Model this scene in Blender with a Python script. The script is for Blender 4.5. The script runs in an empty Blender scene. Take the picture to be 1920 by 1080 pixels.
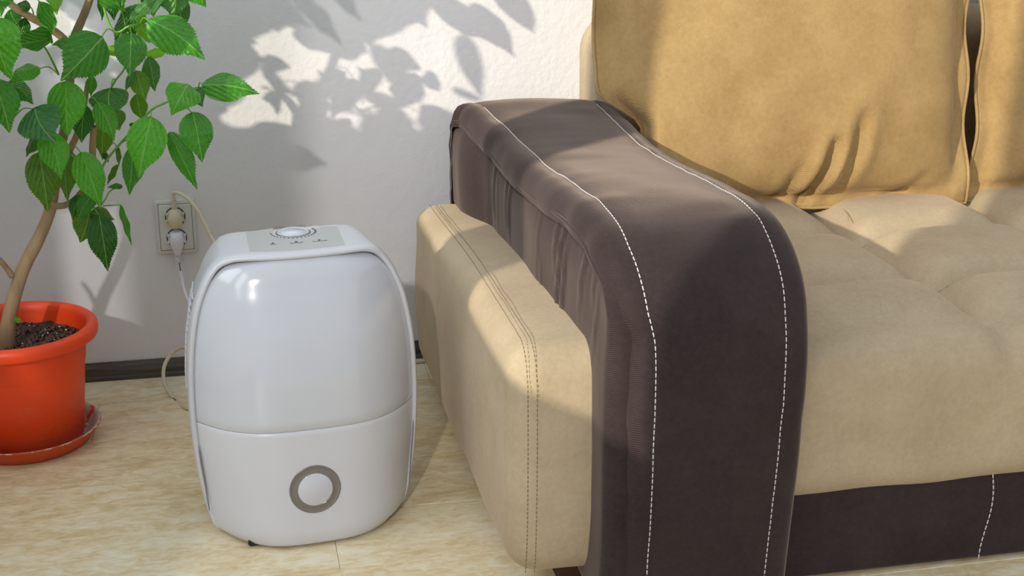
import bpy, bmesh, math, random
from mathutils import Vector, Matrix, noise
C = bpy.context.scene.collection
random.seed(7)
pi = math.pi
# ------------------------------------------------------------------ camera, sky, sun, exposure
RX, UX, FX = Vector((0.9774, -0.2113, 0.0050)), Vector((0.0614, 0.3067, 0.9498)), Vector((0.2006, 0.9280, -0.3140))
EYE = Vector((0.0, -2.838, 1.111)); FPX = 2500.0
P_, Y_, R_ = math.radians(18.3), math.radians(12.2), math.radians(.3)
FX = Vector((math.sin(Y_)*math.cos(P_), math.cos(Y_)*math.cos(P_), -math.sin(P_)))
r0 = Vector((math.cos(Y_), -math.sin(Y_), 0)); u0 = r0.cross(FX)
RX = math.cos(R_)*r0 + math.sin(R_)*u0; UX = -math.sin(R_)*r0 + math.cos(R_)*u0
cd = bpy.data.cameras.new('camera'); cam = bpy.data.objects.new('camera', cd); C.objects.link(cam)
cd.sensor_width = 36; cd.lens = FPX/1920*36; cd.clip_start = .05
m = Matrix((RX, UX, -FX)).transposed().to_4x4(); m.translation = EYE; cam.matrix_world = m
bpy.context.scene.camera = cam
vs = bpy.context.scene.view_settings
vs.view_transform = 'Standard'; vs.look = 'None'; vs.gamma = 1; vs.use_curve_mapping = False; vs.exposure = 0.0
w = bpy.data.worlds.new('world'); bpy.context.scene.world = w; w.use_nodes = True
w.node_tree.nodes['Background'].inputs[0].default_value = (.89, .945, 1.0, 1)
w.node_tree.nodes['Background'].inputs[1].default_value = .66
SUN = Vector((1, .80, -.485)); SOFT = Vector((.32, 1, -.52))
def sun(name, d, e, col, ang):
    l = bpy.data.lights.new(name, 'SUN'); l.energy = e; l.color = col; l.angle = math.radians(ang)
    o = bpy.data.objects.new(name, l); C.objects.link(o); o.rotation_euler = d.to_track_quat('-Z', 'Y').to_euler()
    o.location = (-2, -3, 3); return o
sun('sun', SUN, 3.5, (1, .91, .74), .7)
sun('sky_glow', SOFT, .88, (1.0, .97, .95), 1.4)
l = bpy.data.lights.new('window_daylight', 'AREA'); l.shape = 'RECTANGLE'; l.size = 2.4; l.size_y = 1.3; l.energy = 36; l.color = (.86, .93, 1)
o = bpy.data.objects.new('window_daylight', l); C.objects.link(o); o.location = (-1.25, -1.6, 1.75); o.rotation_euler = Vector((1, 0, -.25)).to_track_quat('-Z', 'Y').to_euler()

def at(px, py, Y=None, Z=None, X=None):          # a point seen in the photograph, placed at its real depth
    d = FX + RX*(px-960)/FPX - UX*(py-540)/FPX
    t = (Y-EYE.y)/d.y if Y is not None else ((Z-EYE.z)/d.z if Z is not None else (X-EYE.x)/d.x)
    return EYE + d*t
def pj(p):
    v = Vector(p)-EYE; z = v.dot(FX); return 960+FPX*v.dot(RX)/z, 540-FPX*v.dot(UX)/z

# ------------------------------------------------------------------ materials
class N:
    def __init__(s, name):
        s.m = bpy.data.materials.new(name); s.m.use_nodes = True; s.t = s.m.node_tree; s.b = s.t.nodes['Principled BSDF']
    def n(s, t, **k):
        x = s.t.nodes.new(t)
        for a, v in k.items(): setattr(x, a, v)
        return x
    def l(s, a, b): s.t.links.new(a, b)
    def val(s, v, inp):
        if isinstance(v, (int, float)): inp.default_value = v
        elif isinstance(v, (tuple, list)): inp.default_value = v
        else: s.l(v, inp)
    def math(s, op, a, b=0.0, c=0.0, clamp=False):
        x = s.n('ShaderNodeMath', operation=op, use_clamp=clamp)
        s.val(a, x.inputs[0]); s.val(b, x.inputs[1]); s.val(c, x.inputs[2]); return x.outputs[0]
    def noise(s, scale, detail=3, rough=.5, vec=None, dist=0):
        x = s.n('ShaderNodeTexNoise'); x.inputs['Scale'].default_value = scale; x.inputs['Detail'].default_value = detail
        x.inputs['Roughness'].default_value = rough; x.inputs['Distortion'].default_value = dist
        s.l(vec if vec is not None else s.obj(), x.inputs['Vector']); return x.outputs['Fac']
    def obj(s):
        if not hasattr(s, 'tc'): s.tc = s.n('ShaderNodeTexCoord')
        return s.tc.outputs['Object']
    def scaled(s, sc, vec=None, rot=(0, 0, 0)):
        x = s.n('ShaderNodeMapping'); x.inputs['Scale'].default_value = sc; x.inputs['Rotation'].default_value = rot
        s.l(vec if vec is not None else s.obj(), x.inputs['Vector']); return x.outputs[0]
    def ramp(s, f, stops):
        x = s.n('ShaderNodeValToRGB'); e = x.color_ramp.elements
        while len(e) < len(stops): e.new(.5)
        for i, (p, c) in enumerate(stops): e[i].position = p; e[i].color = (*c, 1)
        s.l(f, x.inputs[0]); return x.outputs[0]
    def mix(s, f, a, b, mode='MIX'):
        x = s.n('ShaderNodeMix', data_type='RGBA', blend_type=mode)
        s.val(f, x.inputs[0]); s.val(a if not isinstance(a, tuple) else (*a, 1), x.inputs[6]); s.val(b if not isinstance(b, tuple) else (*b, 1), x.inputs[7]); return x.outputs[2]
    def bump(s, h, strength=.3, dist=.002, prev=None):
        x = s.n('ShaderNodeBump'); x.inputs['Strength'].default_value = strength; x.inputs['Distance'].default_value = dist
        s.l(h, x.inputs['Height'])
        if prev is not None: s.l(prev, x.inputs['Normal'])
        s.l(x.outputs[0], s.b.inputs['Normal']); return x.outputs[0]
    def base(s, c):
        if isinstance(c, tuple): s.b.inputs['Base Color'].default_value = (*c, 1)
        else: s.l(c, s.b.inputs['Base Color'])
    def set(s, **k):
        for a, v in k.items(): s.b.inputs[a.replace('_', ' ')].default_value = v
        return s

def plain(name, col, rough=.5, spec=.5, bump=0, bs=200, coat=0):
    a = N(name); n = a.noise(bs if bump else 6, 3)
    a.base(a.mix(n, tuple(c*.94 for c in col), tuple(min(1, c*1.04) for c in col)))
    a.set(Roughness=rough, Specular_IOR_Level=spec, Coat_Weight=coat, Coat_Roughness=.08)
    if bump: a.bump(n, bump, .001)
    return a.m

def fabric(name, dark, light, sheen, patch=7, k=2*pi/.0031, tw=.5, sx=1.0):
    a = N(name); sep = a.n('ShaderNodeSeparateXYZ'); a.l(a.obj(), sep.inputs[0])
    x, y, z = sep.outputs
    wob = a.math('MULTIPLY', a.noise(9, 2), 6.0)
    s1 = a.math('ADD', a.math('MULTIPLY', x, sx*k), a.math('ADD', a.math('MULTIPLY', y, k), a.math('MULTIPLY', z, k)))
    t = a.math('MULTIPLY_ADD', a.math('SINE', a.math('ADD', s1, wob)), .5, .5)
    n1 = a.noise(patch, 4, .6); n2 = a.noise(120, 3, .6)
    f = a.math('ADD', a.math('MULTIPLY', t, tw*.5), a.math('ADD', a.math('MULTIPLY', n1, .62), a.math('MULTIPLY', n2, .32)))
    f = a.math('SUBTRACT', f, .22+tw*.08)
    a.base(a.mix(f, dark, light))
    f.node.use_clamp = True
    a.set(Roughness=.9, Specular_IOR_Level=.15, Sheen_Weight=sheen, Sheen_Roughness=.4, Sheen_Tint=(1, .80, .68, 1))
    h = a.math('ADD', a.math('MULTIPLY', t, .6), a.math('MULTIPLY', n2, .8))
    a.bump(h, .35, .0012)
    return a.m

M = {}
M['beige'] = fabric('beige_twill_fabric', (.29, .22, .135), (.62, .515, .36), .22, tw=.9, sx=-1)
M['pillow'] = fabric('beige_suede_fabric', (.25, .150, .055), (.64, .455, .215), .2, patch=8, tw=.26)
M['brown'] = fabric('dark_brown_twill_fabric', (.010, .0060, .0065), (.066, .046, .047), .27, tw=1.0)
a = N('white_plaster')
n = a.noise(70, 4, .55); n3 = a.noise(9, 3)
a.base(a.mix(n3, (.70, .69, .705), (.74, .73, .74))); a.set(Roughness=.85, Specular_IOR_Level=.2)
a.bump(a.math('ADD', n, a.math('MULTIPLY', n3, 2.0)), .38, .004); M['wall'] = a.m
a = N('pale_vinyl_plank')
oi = a.n('ShaderNodeObjectInfo'); add = a.n('ShaderNodeVectorMath', operation='MULTIPLY_ADD')
cmb = a.n('ShaderNodeCombineXYZ'); a.l(oi.outputs['Random'], cmb.inputs[0]); a.l(oi.outputs['Random'], cmb.inputs[1])
a.l(cmb.outputs[0], add.inputs[0]); add.inputs[1].default_value = (13, 7, 3); a.l(a.obj(), add.inputs[2])
v = add.outputs[0]
n1 = a.noise(1, 6, .62, a.scaled((7, 17, 10), v), 1.0); n2 = a.noise(1, 4, .65, a.scaled((34, 80, 40), v), .8); n3 = a.noise(1, 3, .5, a.scaled((2.2, 6, 4), v), .4)
f = a.math('ADD', a.math('MULTIPLY', n1, .55), a.math('MULTIPLY', n2, .55)); f = a.math('ADD', f, a.math('MULTIPLY', a.math('SUBTRACT', oi.outputs['Random'], .5), .10))
c = a.ramp(f, [(.36, (.60, .45, .22)), (.48, (.75, .62, .37)), (.57, (.84, .76, .54)), (.68, (.92, .90, .78))])
c = a.mix(a.math('MULTIPLY', n3, .62), c, (.84, .66, .40), 'MULTIPLY')
c = a.mix(.18, c, (.72, .66, .52))
a.l(c, a.b.inputs['Base Color']); a.set(Roughness=.42, Specular_IOR_Level=.35); a.bump(f, .25, .002); M['floor'] = a.m
a = N('dark_wood_baseboard'); n = a.noise(1, 5, .6, a.scaled((4, 60, 90)), 1.0)
a.base(a.ramp(n, [(.3, (.035, .027, .022)), (.6, (.085, .070, .060)), (.8, (.15, .13, .115))])); a.set(Roughness=.35); M['base'] = a.m
M['plastic'] = plain('white_gloss_plastic', (.54, .56, .61), .17, .5, coat=.5)
M['plastic2'] = plain('white_satin_plastic', (.58, .59, .63), .33, .5)
M['knob'] = plain('lilac_white_knob_plastic', (.66, .69, .80), .3, .5)
M['panel'] = plain('grey_panel_print', (.46, .47, .47), .35, .4)
M['ring'] = plain('grey_brown_ring', (.17, .155, .14), .22, .6)
M['ink'] = plain('dark_print', (.06, .065, .08), .5, .3)
M['black'] = plain('black_rubber', (.012, .012, .013), .5, .4)
M['gap'] = plain('shadow_gap_plastic', (.22, .22, .235), .5, .3)
M['socket'] = plain('ivory_socket_plastic', (.62, .63, .585), .3, .5)
M['bplug'] = plain('cream_plug_plastic', (.66, .60, .44), .4, .4)
M['wplug'] = plain('white_plug_plastic', (.74, .74, .79), .4, .4)
M['thread'] = plain('white_thread', (.60, .57, .56), .8, .2)
M['dthread'] = plain('brown_thread', (.20, .13, .07), .8, .2)
M['frame'] = plain('white_window_frame', (.8, .8, .8), .4, .4)
M['darkfoot'] = plain('dark_wood_plinth', (.05, .02, .012), .5, .3)
a = N('orange_pot_plastic'); n = a.noise(5, 3); sw = a.noise(26, 2, .5, None, 3.5)
scr = a.math('LESS_THAN', a.math('ABSOLUTE', a.math('SUBTRACT', sw, .5)), .006)
scr = a.math('MULTIPLY', scr, a.math('GREATER_THAN', a.noise(8, 2), .57))
c = a.mix(n, (.90, .055, .006), (.97, .085, .010)); c = a.mix(a.math('MULTIPLY', scr, .55), c, (.75, .35, .10))
a.l(c, a.b.inputs['Base Color']); a.set(Roughness=.42, Specular_IOR_Level=.5); a.bump(sw, .12, .002); M['pot'] = a.m
a = N('orange_saucer_with_mineral_crust'); sep = a.n('ShaderNodeSeparateXYZ'); a.l(a.obj(), sep.inputs[0])
rad = a.math('SQRT', a.math('ADD', a.math('POWER', sep.outputs[0], 2), a.math('POWER', sep.outputs[1], 2)))
nn = a.noise(45, 5, .7); edge = a.math('ADD', rad, a.math('MULTIPLY', nn, .020))
ge = a.n('ShaderNodeNewGeometry'); gs = a.n('ShaderNodeSeparateXYZ'); a.l(ge.outputs['Normal'], gs.inputs[0])
cr = a.math('MULTIPLY', a.math('LESS_THAN', edge, .1475), a.math('MULTIPLY', a.math('GREATER_THAN', a.noise(24, 4, .7), .42), a.math('GREATER_THAN', gs.outputs[2], .15)))
c = a.mix(cr, (.62, .075, .012), a.mix(a.noise(60, 3), (.30, .25, .22), (.72, .62, .46)))
a.l(c, a.b.inputs['Base Color']); a.set(Roughness=.6); a.bump(nn, .4, .003); M['saucer'] = a.m
a = N('dark_potting_soil'); n = a.noise(90, 5, .7); wv = a.n('ShaderNodeTexVoronoi'); wv.inputs['Scale'].default_value = 130; a.l(a.obj(), wv.inputs['Vector'])
c = a.ramp(n, [(.3, (.012, .007, .005)), (.55, (.06, .032, .022)), (.72, (.15, .09, .06))])
a.l(c, a.b.inputs['Base Color']); a.set(Roughness=.85); a.bump(n, .8, .004); M['soil'] = a.m
M['chip'] = plain('bark_chip', (.085, .045, .030), .7, .5, bump=.6, bs=160)
M['perlite'] = plain('white_perlite', (.75, .74, .7), .6, .3)
a = N('tan_bark'); n = a.noise(1, 5, .65, a.scaled((60, 60, 14)), .5); n2 = a.noise(22, 4, .6)
c = a.mix(n, (.20, .115, .055), (.47, .34, .20)); c = a.mix(a.math('GREATER_THAN', n2, .66), c, (.13, .08, .045))
a.l(c, a.b.inputs['Base Color']); a.set(Roughness=.75); a.bump(n, .5, .003); M['bark'] = a.m
a = N('brown_cut_stem'); n = a.noise(1, 4, .6, a.scaled((50, 50, 10)))
a.base(a.mix(n, (.30, .16, .065), (.55, .36, .20))); a.set(Roughness=.7); M['stem'] = a.m
a = N('green_shoot'); a.base((.17, .40, .035)); a.set(Roughness=.45, Subsurface_Weight=0); M['shoot'] = a.m
# leaf: object colour, veins from the leaf's own coordinates (uv: x across -.5...5 -> 0..1, y along)
a = N('hibiscus_leaf'); uv = a.n('ShaderNodeUVMap'); sep = a.n('ShaderNodeSeparateXYZ'); a.l(uv.outputs[0], sep.inputs[0])
oi = a.n('ShaderNodeObjectInfo')
ax = a.math('ABSOLUTE', a.math('SUBTRACT', sep.outputs[0], .5))
mid = a.math('LESS_THAN', ax, .013)
ph = a.math('FRACT', a.math('MULTIPLY', a.math('SUBTRACT', sep.outputs[1], a.math('MULTIPLY', ax, 1.35)), 5.2))
d = a.math('ABSOLUTE', a.math('SUBTRACT', ph, .5))
lat = a.math('SMOOTH_MIN', d, .12, .05); lat = a.math('SUBTRACT', 1.0, a.math('MULTIPLY', lat, 8.3), clamp=True)
vein = a.math('MAXIMUM', mid, a.math('MULTIPLY', lat, .32))
nz = a.noise(25, 4, .6)
dk = a.mix(1.0, oi.outputs['Color'], (.35, .50, .5), 'MULTIPLY'); c = a.mix(a.math('MULTIPLY_ADD', nz, 1.6, -.3, clamp=True), dk, oi.outputs['Color'])
c = a.mix(a.math('MULTIPLY', vein, .55), c, (.34, .62, .16))
tr = a.n('ShaderNodeBsdfTranslucent'); a.l(a.mix(1.0, c, (1.6, 1.5, .5), 'MULTIPLY'), tr.inputs[0])
ms = a.n('ShaderNodeMixShader'); ms.inputs[0].default_value = .28
a.l(c, a.b.inputs['Base Color']); a.set(Roughness=.27, Specular_IOR_Level=.55)
a.bump(a.math('ADD', a.math('MULTIPLY', d, 1.3), a.math('ADD', a.math('MULTIPLY', nz, .5), a.math('MULTIPLY', vein, -.6))), .55, .004)
out = a.t.nodes['Material Output']; a.l(a.b.outputs[0], ms.inputs[1]); a.l(tr.outputs[0], ms.inputs[2]); a.l(ms.outputs[0], out.inputs[0]); M['leaf'] = a.m

# ------------------------------------------------------------------ helpers
def mk(name, verts, faces, mat, parent=None, smooth=True, kind=None, label=None, cat=None, group=None, loc=None, weld=0):
    me = bpy.data.meshes.new(name); me.from_pydata([tuple(v) for v in verts], [], faces); me.update()
    bm = bmesh.new(); bm.from_mesh(me)
    if weld: bmesh.ops.remove_doubles(bm, verts=bm.verts, dist=weld)
    bmesh.ops.recalc_face_normals(bm, faces=bm.faces); bm.to_mesh(me); bm.free()
    if smooth: me.shade_smooth()
    me.materials.append(M[mat] if isinstance(mat, str) else mat)
    o = bpy.data.objects.new(name, me); C.objects.link(o)
    if loc is not None:
        me.transform(Matrix.Translation(-Vector(loc))); o.location = loc
    if parent is not None:
        o.parent = parent
        if loc is not None: o.location = Vector(loc)
    tag(o, label, cat, group, kind); return o
def tag(o, label=None, cat=None, group=None, kind=None):
    for k, v in (('label', label), ('category', cat), ('group', group), ('kind', kind)):
        if v: o[k] = v
    return o
def thing(name, label, cat, loc=(0, 0, 0), rz=0, group=None):
    o = bpy.data.objects.new(name, None); o.empty_display_size = .05; C.objects.link(o); o.location = loc; o.rotation_euler.z = rz
    return tag(o, label, cat, group)
class MB:
    def __init__(s): s.v = []; s.f = []
    def add(s, v, f):
        n = len(s.v); s.v += [Vector(p) for p in v]; s.f += [tuple(i+n for i in q) for q in f]; return s
    def box(s, a, b):
        x0, y0, z0 = a; x1, y1, z1 = b
        return s.add([(x0,y0,z0),(x1,y0,z0),(x1,y1,z0),(x0,y1,z0),(x0,y0,z1),(x1,y0,z1),(x1,y1,z1),(x0,y1,z1)],
              [(0,3,2,1),(4,5,6,7),(0,1,5,4),(1,2,6,5),(2,3,7,6),(3,0,4,7)])
    def obox(s, c, ax, ay, az):
        c = Vector(c); p = [c+ax*i+ay*j+az*k for k in (-1, 1) for i, j in ((-1,-1),(1,-1),(1,1),(-1,1))]
        return s.add(p, [(0,3,2,1),(4,5,6,7),(0,1,5,4),(1,2,6,5),(2,3,7,6),(3,0,4,7)])
    def grid(s, rows, close=False):
        n = len(s.v); k = len(rows[0])
        for r in rows: s.v += [Vector(p) for p in r]
        for i in range(len(rows)-1):
            for j in range(k if close else k-1):
                j2 = (j+1) % k; s.f.append((n+i*k+j, n+i*k+j2, n+(i+1)*k+j2, n+(i+1)*k+j))
        return s
    def loft(s, rings, cap=True):
        n = len(s.v); k = len(rings[0]); s.grid(rings, True)
        if cap:
            s.f.append(tuple(n+j for j in range(k))[::-1]); s.f.append(tuple(n+(len(rings)-1)*k+j for j in range(k)))
        return s
    def tube(s, pts, rad, seg=8, sub=1, cap=True):
        pts = [Vector(p) for p in pts]
        if not isinstance(rad, (list, tuple)): rad = [rad]*len(pts)
        if sub > 1: pts, rad = smooth_path(pts, rad, sub)
        rings = []; prev = None
        for i, p in enumerate(pts):
            t = (pts[min(i+1, len(pts)-1)]-pts[max(i-1, 0)]).normalized()
            if prev is None: a = t.cross(Vector((0, 0, 1))) if abs(t.z) < .9 else t.cross(Vector((1, 0, 0)))
            else: a = prev-t*prev.dot(t)
            a.normalize(); prev = a; b = t.cross(a)
            rings.append([p+(a*math.cos(2*pi*j/seg)+b*math.sin(2*pi*j/seg))*rad[i] for j in range(seg)])
        return s.loft(rings, cap)
    def lathe(s, prof, c=(0, 0, 0), seg=64, ax=None):
        c = Vector(c); X, Y, Z = ax or (Vector((1,0,0)), Vector((0,1,0)), Vector((0,0,1)))
        return s.grid([[c+(X*math.cos(2*pi*j/seg)+Y*math.sin(2*pi*j/seg))*r+Z*z for j in range(seg)] for r, z in prof], True)
    def rbox(s, lo, hi, r, n=8, k=4, fn=None):
        lo, hi = Vector(lo), Vector(hi); c = (lo+hi)/2; h = (hi-lo)/2
        r = min(r, *h); ax = []
        for a in range(3):
            e = [h[a]-r+r*math.tan(pi/4*q/k) for q in range(k+1)] if r > 0 else [h[a]]
            nn = n if isinstance(n, int) else n[a]; ii = h[a]-r
            m_ = [(-ii+2*ii*q/nn) for q in range(1, nn)] if ii > 1e-6 else []
            ax.append(sorted(set([round(-q, 7) for q in e]+[round(q, 7) for q in m_]+[round(q, 7) for q in e])))
        for a in range(3):
            b, d = (a+1) % 3, (a+2) % 3
            for sg in (-1, 1):
                rows = []
                for u in ax[b]:
                    row = []
                    for v in ax[d]:
                        p = Vector((0, 0, 0)); p[a] = sg*h[a]; p[b] = u; p[d] = v
                        q = Vector([max(-h[i]+r, min(h[i]-r, p[i])) for i in range(3)]); dd = p-q
                        p = q+dd.normalized()*r if dd.length > 1e-9 else p
                        p = p+c
                        row.append(fn(p) if fn else p)
                    rows.append(row)
                s.grid(rows)
        s.weld = 1e-5; return s
    def build(s, name, mat, parent=None, **k):
        return mk(name, s.v, s.f, mat, parent, weld=k.pop('weld', getattr(s, 'weld', 0)), **k)
def smooth_path(pts, rad, sub):
    P, Rr = [], []
    for i in range(len(pts)-1):
        p0, p1, p2, p3 = pts[max(i-1, 0)], pts[i], pts[i+1], pts[min(i+2, len(pts)-1)]
        for q in range(sub):
            t = q/sub
            P.append(.5*((2*p1)+(p2-p0)*t+(2*p0-5*p1+4*p2-p3)*t*t+(3*p1-p0-3*p2+p3)*t**3)); Rr.append(rad[i]*(1-t)+rad[i+1]*t)
    P.append(pts[-1]); Rr.append(rad[-1]); return P, Rr
def interp(x, T):
    if x <= T[0][0]: return T[0][1]
    for (a, b), (c, d) in zip(T, T[1:]):
        if x <= c: t = (x-a)/(c-a); return b+(d-b)*t
    return T[-1][1]
def sinterp(x, T):                                # smooth version
    if x <= T[0][0]: return T[0][1]
    for i in range(len(T)-1):
        a, c = T[i][0], T[i+1][0]
        if x <= c:
            t = (x-a)/(c-a); p0, p1, p2, p3 = T[max(i-1, 0)][1], T[i][1], T[i+1][1], T[min(i+2, len(T)-1)][1]
            return .5*(2*p1+(p2-p0)*t+(2*p0-5*p1+4*p2-p3)*t*t+(3*p1-p0-3*p2+p3)*t**3)
    return T[-1][1]
def ss(a, b, x):
    t = max(0, min(1, (x-a)/(b-a))); return t*t*(3-2*t)
def stitches(pts, rad=.0011, dash=.0075, gap=.003, lift=0.0):
    mb = MB(); acc = 0; segs = []
    L = [0]
    for p, q in zip(pts, pts[1:]): L.append(L[-1]+(q-p).length)
    def pt(s):
        for i in range(len(L)-1):
            if s <= L[i+1]: return pts[i].lerp(pts[i+1], (s-L[i])/max(1e-9, L[i+1]-L[i]))
        return pts[-1]
    s = 0
    while s+dash < L[-1]:
        a_, b_, c_ = pt(s), pt(s+dash*.5), pt(s+dash); mb.tube([a_, b_, c_], [rad*.8, rad, rad*.8], 5); s += dash+gap
    return mb

# ------------------------------------------------------------------ room shell
XL = -.9
mk('wall_back', *(lambda b: (b.v, b.f))(MB().box((-1.02, 0, -.02), (3.2, .12, 2.6))), 'wall', smooth=False, kind='structure')
b = MB()
WY0, WY1, WZ0, WZ1 = -2.456, -.22, .985, 2.35        # window opening in the left wall
b.box((-1.02, -3.3, -.02), (XL, 0, WZ0)); b.box((-1.02, -3.3, WZ1), (XL, 0, 2.6))
b.box((-1.02, -3.3, WZ0), (XL, WY0, WZ1)); b.box((-1.02, WY1, WZ0), (XL, 0, WZ1))
b.build('wall_left', 'wall', smooth=False, kind='structure')
wn = tag(MB().box((-1.06, WY0-.04, WZ0-.03), (XL, WY1+.04, WZ0+.004)).build('window_1', 'frame', smooth=False), kind='structure')
MB().box((-.99, -1.79, WZ0), (-.93, -1.53, WZ1)).build('mullion', 'frame', wn, smooth=False)
for z0, z1 in ((WZ0, WZ0+.02), (WZ1-.05, WZ1)): MB().box((-.99, WY0, z0), (-.93, WY1, z1)).build('window_frame', 'frame', wn, smooth=False)
fl = tag(MB().box((-1.02, -3.3, -.03), (3.2, 0, -.0052)).build('floor', 'floor', smooth=False), kind='structure')
W_ = .1925; PL = 1.25
def plank_mesh(Lx):
    bm = bmesh.new(); bmesh.ops.create_cube(bm, size=1)
    for v in bm.verts: v.co = Vector((v.co.x*(Lx-.0008), v.co.y*(W_-.0008), v.co.z*.005))
    bmesh.ops.bevel(bm, geom=[e for e in bm.edges if all(v.co.z > 0 for v in e.verts)], offset=.0006, segments=1, affect='EDGES')
    me = bpy.data.meshes.new('plank'); bm.to_mesh(me); bm.free(); me.materials.append(M['floor']); return me
pm = plank_mesh(PL)
xoff = [.40, .95, .1, .62, .133-.0, .9, .5, .2, .75, .35, 1.0, .6, .15, .8, .45, .05, .7]
for i in range(17):
    yc = .0475-W_/2-i*W_
    if i == 0: pass
    x = -1.02-PL+xoff[i]; 
    x0 = xoff[i]-2*PL
    while x0 < 3.2:
        if x0+PL > -1.02 and yc-W_/2 > -3.3:
            if i == 0 or x0 < -1.02 or x0+PL > 3.2:
                a_, b_ = max(x0, -1.02), min(x0+PL, 3.2); y1 = min(0, yc+W_/2)
                mb = MB().box((a_+.0004, yc-W_/2+.0004, -.005), (b_-.0004, y1-.0004, 0)); mb.build('plank', 'floor', fl, smooth=False, loc=((a_+b_)/2, yc, -.0025))
            else:
                o = bpy.data.objects.new('plank', pm); C.objects.link(o); o.parent = fl; o.location = (x0+PL/2, yc, -.0025)
        x0 += PL
prof = [(0, .0), (-.016, 0), (-.016, .007), (-.0125, .011), (-.0125, .022), (-.011, .027), (-.006, .034), (-.004, .039), (0, .039)]
b = MB().grid([[(x, y, z) for y, z in prof] for x in (XL, -.3, .3, .9, 3.2)]); b.build('baseboard_back', 'base', smooth=False, kind='structure')
b = MB().grid([[(XL-y, x, z) for y, z in prof] for x in (-3.3, -1.5, -.016)]); b.build('baseboard_left', 'base', smooth=False, kind='structure')

# ------------------------------------------------------------------ sofa
sofa = thing('sofa', 'beige and dark brown fabric sofa with padded armrest against the white wall', 'sofa', (.9, -.6, 0))
SO = -Vector((.9, -.6, 0))
def sp(mb, name, mat, **k):
    mb.v = [v+SO for v in mb.v]; return mb.build(name, mat, sofa, **k)
def wr(p, s, a): return noise.noise(Vector(p)*s)*a
# beige side box, lower than the arm
def fbox(p):
    x, y, z = p
    zt = ss(.30, .42, z)
    z -= zt*.026*ss(-.7, -.1, y)
    if x < .45: x -= .006*math.sin(pi*max(0, min(1, z/.42)))*ss(-1.05, -.8, y) + wr((x, y, z), 7, .004)
    if y < -1.0: y -= .010*math.sin(pi*max(0, min(1, z/.42)))
    if z < .12: x += .012*(1-z/.12)**2*(x < .45); y += .02*(1-z/.12)**2*(y < -.9)
    return Vector((x, y, z))+Vector((wr(p, 11, .002), wr(p, 13, .002), wr(p, 12, .0025)))
b = MB().rbox((.378, -1.085, .035), (.62, -.10, .420), .050, (8, 40, 16), 6, fbox); sp(b, 'side_box', 'beige')
MB.plinth = 1
sp(MB().box((.47, -1.03, 0), (.78, -.12, .05)), 'plinth', 'darkfoot', smooth=False)
for off in (.010, .024):                          # two rows of brown thread along the front left edge
    pts = []
    for q in range(60):
        t = q/59
        if t < .45:
            y = -.16-.86*(t/.45); p = Vector((.378+off+.014, y, .4245-.026*ss(-.7, -.1, y)))
            if y < -1.02: pass
        else:
            u_ = (t-.45)/.55; ang = min(1, u_/.16)*pi/2; zz = .37-(max(0, u_-.16)/.84)*.315
            if u_ < .16: p = Vector((.392+off, -1.035-.052*math.sin(ang), .372+.052*math.cos(ang)))
            else: p = Vector((.392+off, -1.087-.010*math.sin(pi*zz/.42)+.02*(max(0, 1-zz/.12))**2*(zz < .12), zz))
        pts.append(p)
    sp(stitches(pts, .0007, .005, .0025), 'stitching', 'dthread', kind='stuff')
# pad over the arm: path along (y,z), section across x
path = [(-.090, .10), (-.090, .25), (-.090, .40), (-.088, .50), (-.092, .555), (-.115, .592), (-.16, .606), (-.25, .602), (-.38, .594), (-.52, .588), (-.66, .588), (-.80, .595), (-.92, .602), (-1.0, .600), (-1.07, .586), (-1.13, .556), (-1.17, .512), (-1.192, .455), (-1.200, .38), (-1.199, .28), (-1.196, .18), (-1.190, .08), (-1.188, .006)]
P2, _ = smooth_path([Vector((0, y, z)) for y, z in path], [0]*len(path), 8)
# arm: dark body with gathers under the pad
def ptop(y):
    best = .59
    for a_, c_ in zip(P2, P2[1:]):
        if a_.z > .3 and (a_.y-y)*(c_.y-y) <= 0 and abs(a_.y-c_.y) > 1e-9: best = a_.z+(c_.z-a_.z)*(y-a_.y)/(c_.y-a_.y)
    return best
def farm(p):
    x, y, z = p
    z = z-max(0, z-.40)/.172*max(0, .572-(ptop(y)-.022)) if y < -.2 else z
    if x < .58:
        g = ss(-1.16, -1.08, y)*(1-ss(-.86, -.72, y))*ss(.36, .44, z)*(1-ss(.545, .575, z))
        ph = (y+.20*(z-.5))*2*pi/.030+1.5*noise.noise(Vector((y*9, z*3, 0)))
        x -= g*.0050*(.5+.5*math.sin(ph))**3*ss(-.15, .25, noise.noise(Vector((y*14, z*2, 5))))
        g2 = ss(-.62, -.56, y)*(1-ss(-.40, -.30, y))*ss(.40, .46, z)*(1-ss(.56, .585, z))
        x -= g2*.0045*ss(-.1, .2, noise.noise(Vector((y*16, 0, 9))))*(.5+.5*math.sin((y+.1*(z-.5))*2*pi/.034+.8))**3
        x -= .036*ss(-.38, -.2, y)*ss(.34, .40, z)*(1-ss(.55, .6, z))
        x -= .010*ss(.25, .5, z)*ss(-.95, -.75, y)
        x += .012*ss(.5, .6, z)
    return Vector((x, y, z))+Vector((wr(p, 9, .003), 0, 0))
b = MB().rbox((.500, -1.175, .006), (.788, -.105, .572), .024, (12, 120, 44), 4, farm); sp(b, 'armrest', 'brown')
def pad_frame(i):
    t = (P2[min(i+1, len(P2)-1)]-P2[max(i-1, 0)]).normalized(); return Vector((0, t.z, -t.y))   # outward normal
def pad_pt(i, X, off):
    p = P2[i]; n = pad_frame(i); return Vector((X, p.y, p.z))+n*off
def xl(i):
    y, z = P2[i].y, P2[i].z
    if y > -.15: return .4535+.004*noise.noise(Vector((z*30, 0, 0)))
    return interp(-y+max(0, .5-z)*1.5, [(.10, .462), (.2, .468), (.35, .480), (.7, .487), (1.1, .498), (1.25, .527), (2, .533)])
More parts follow.
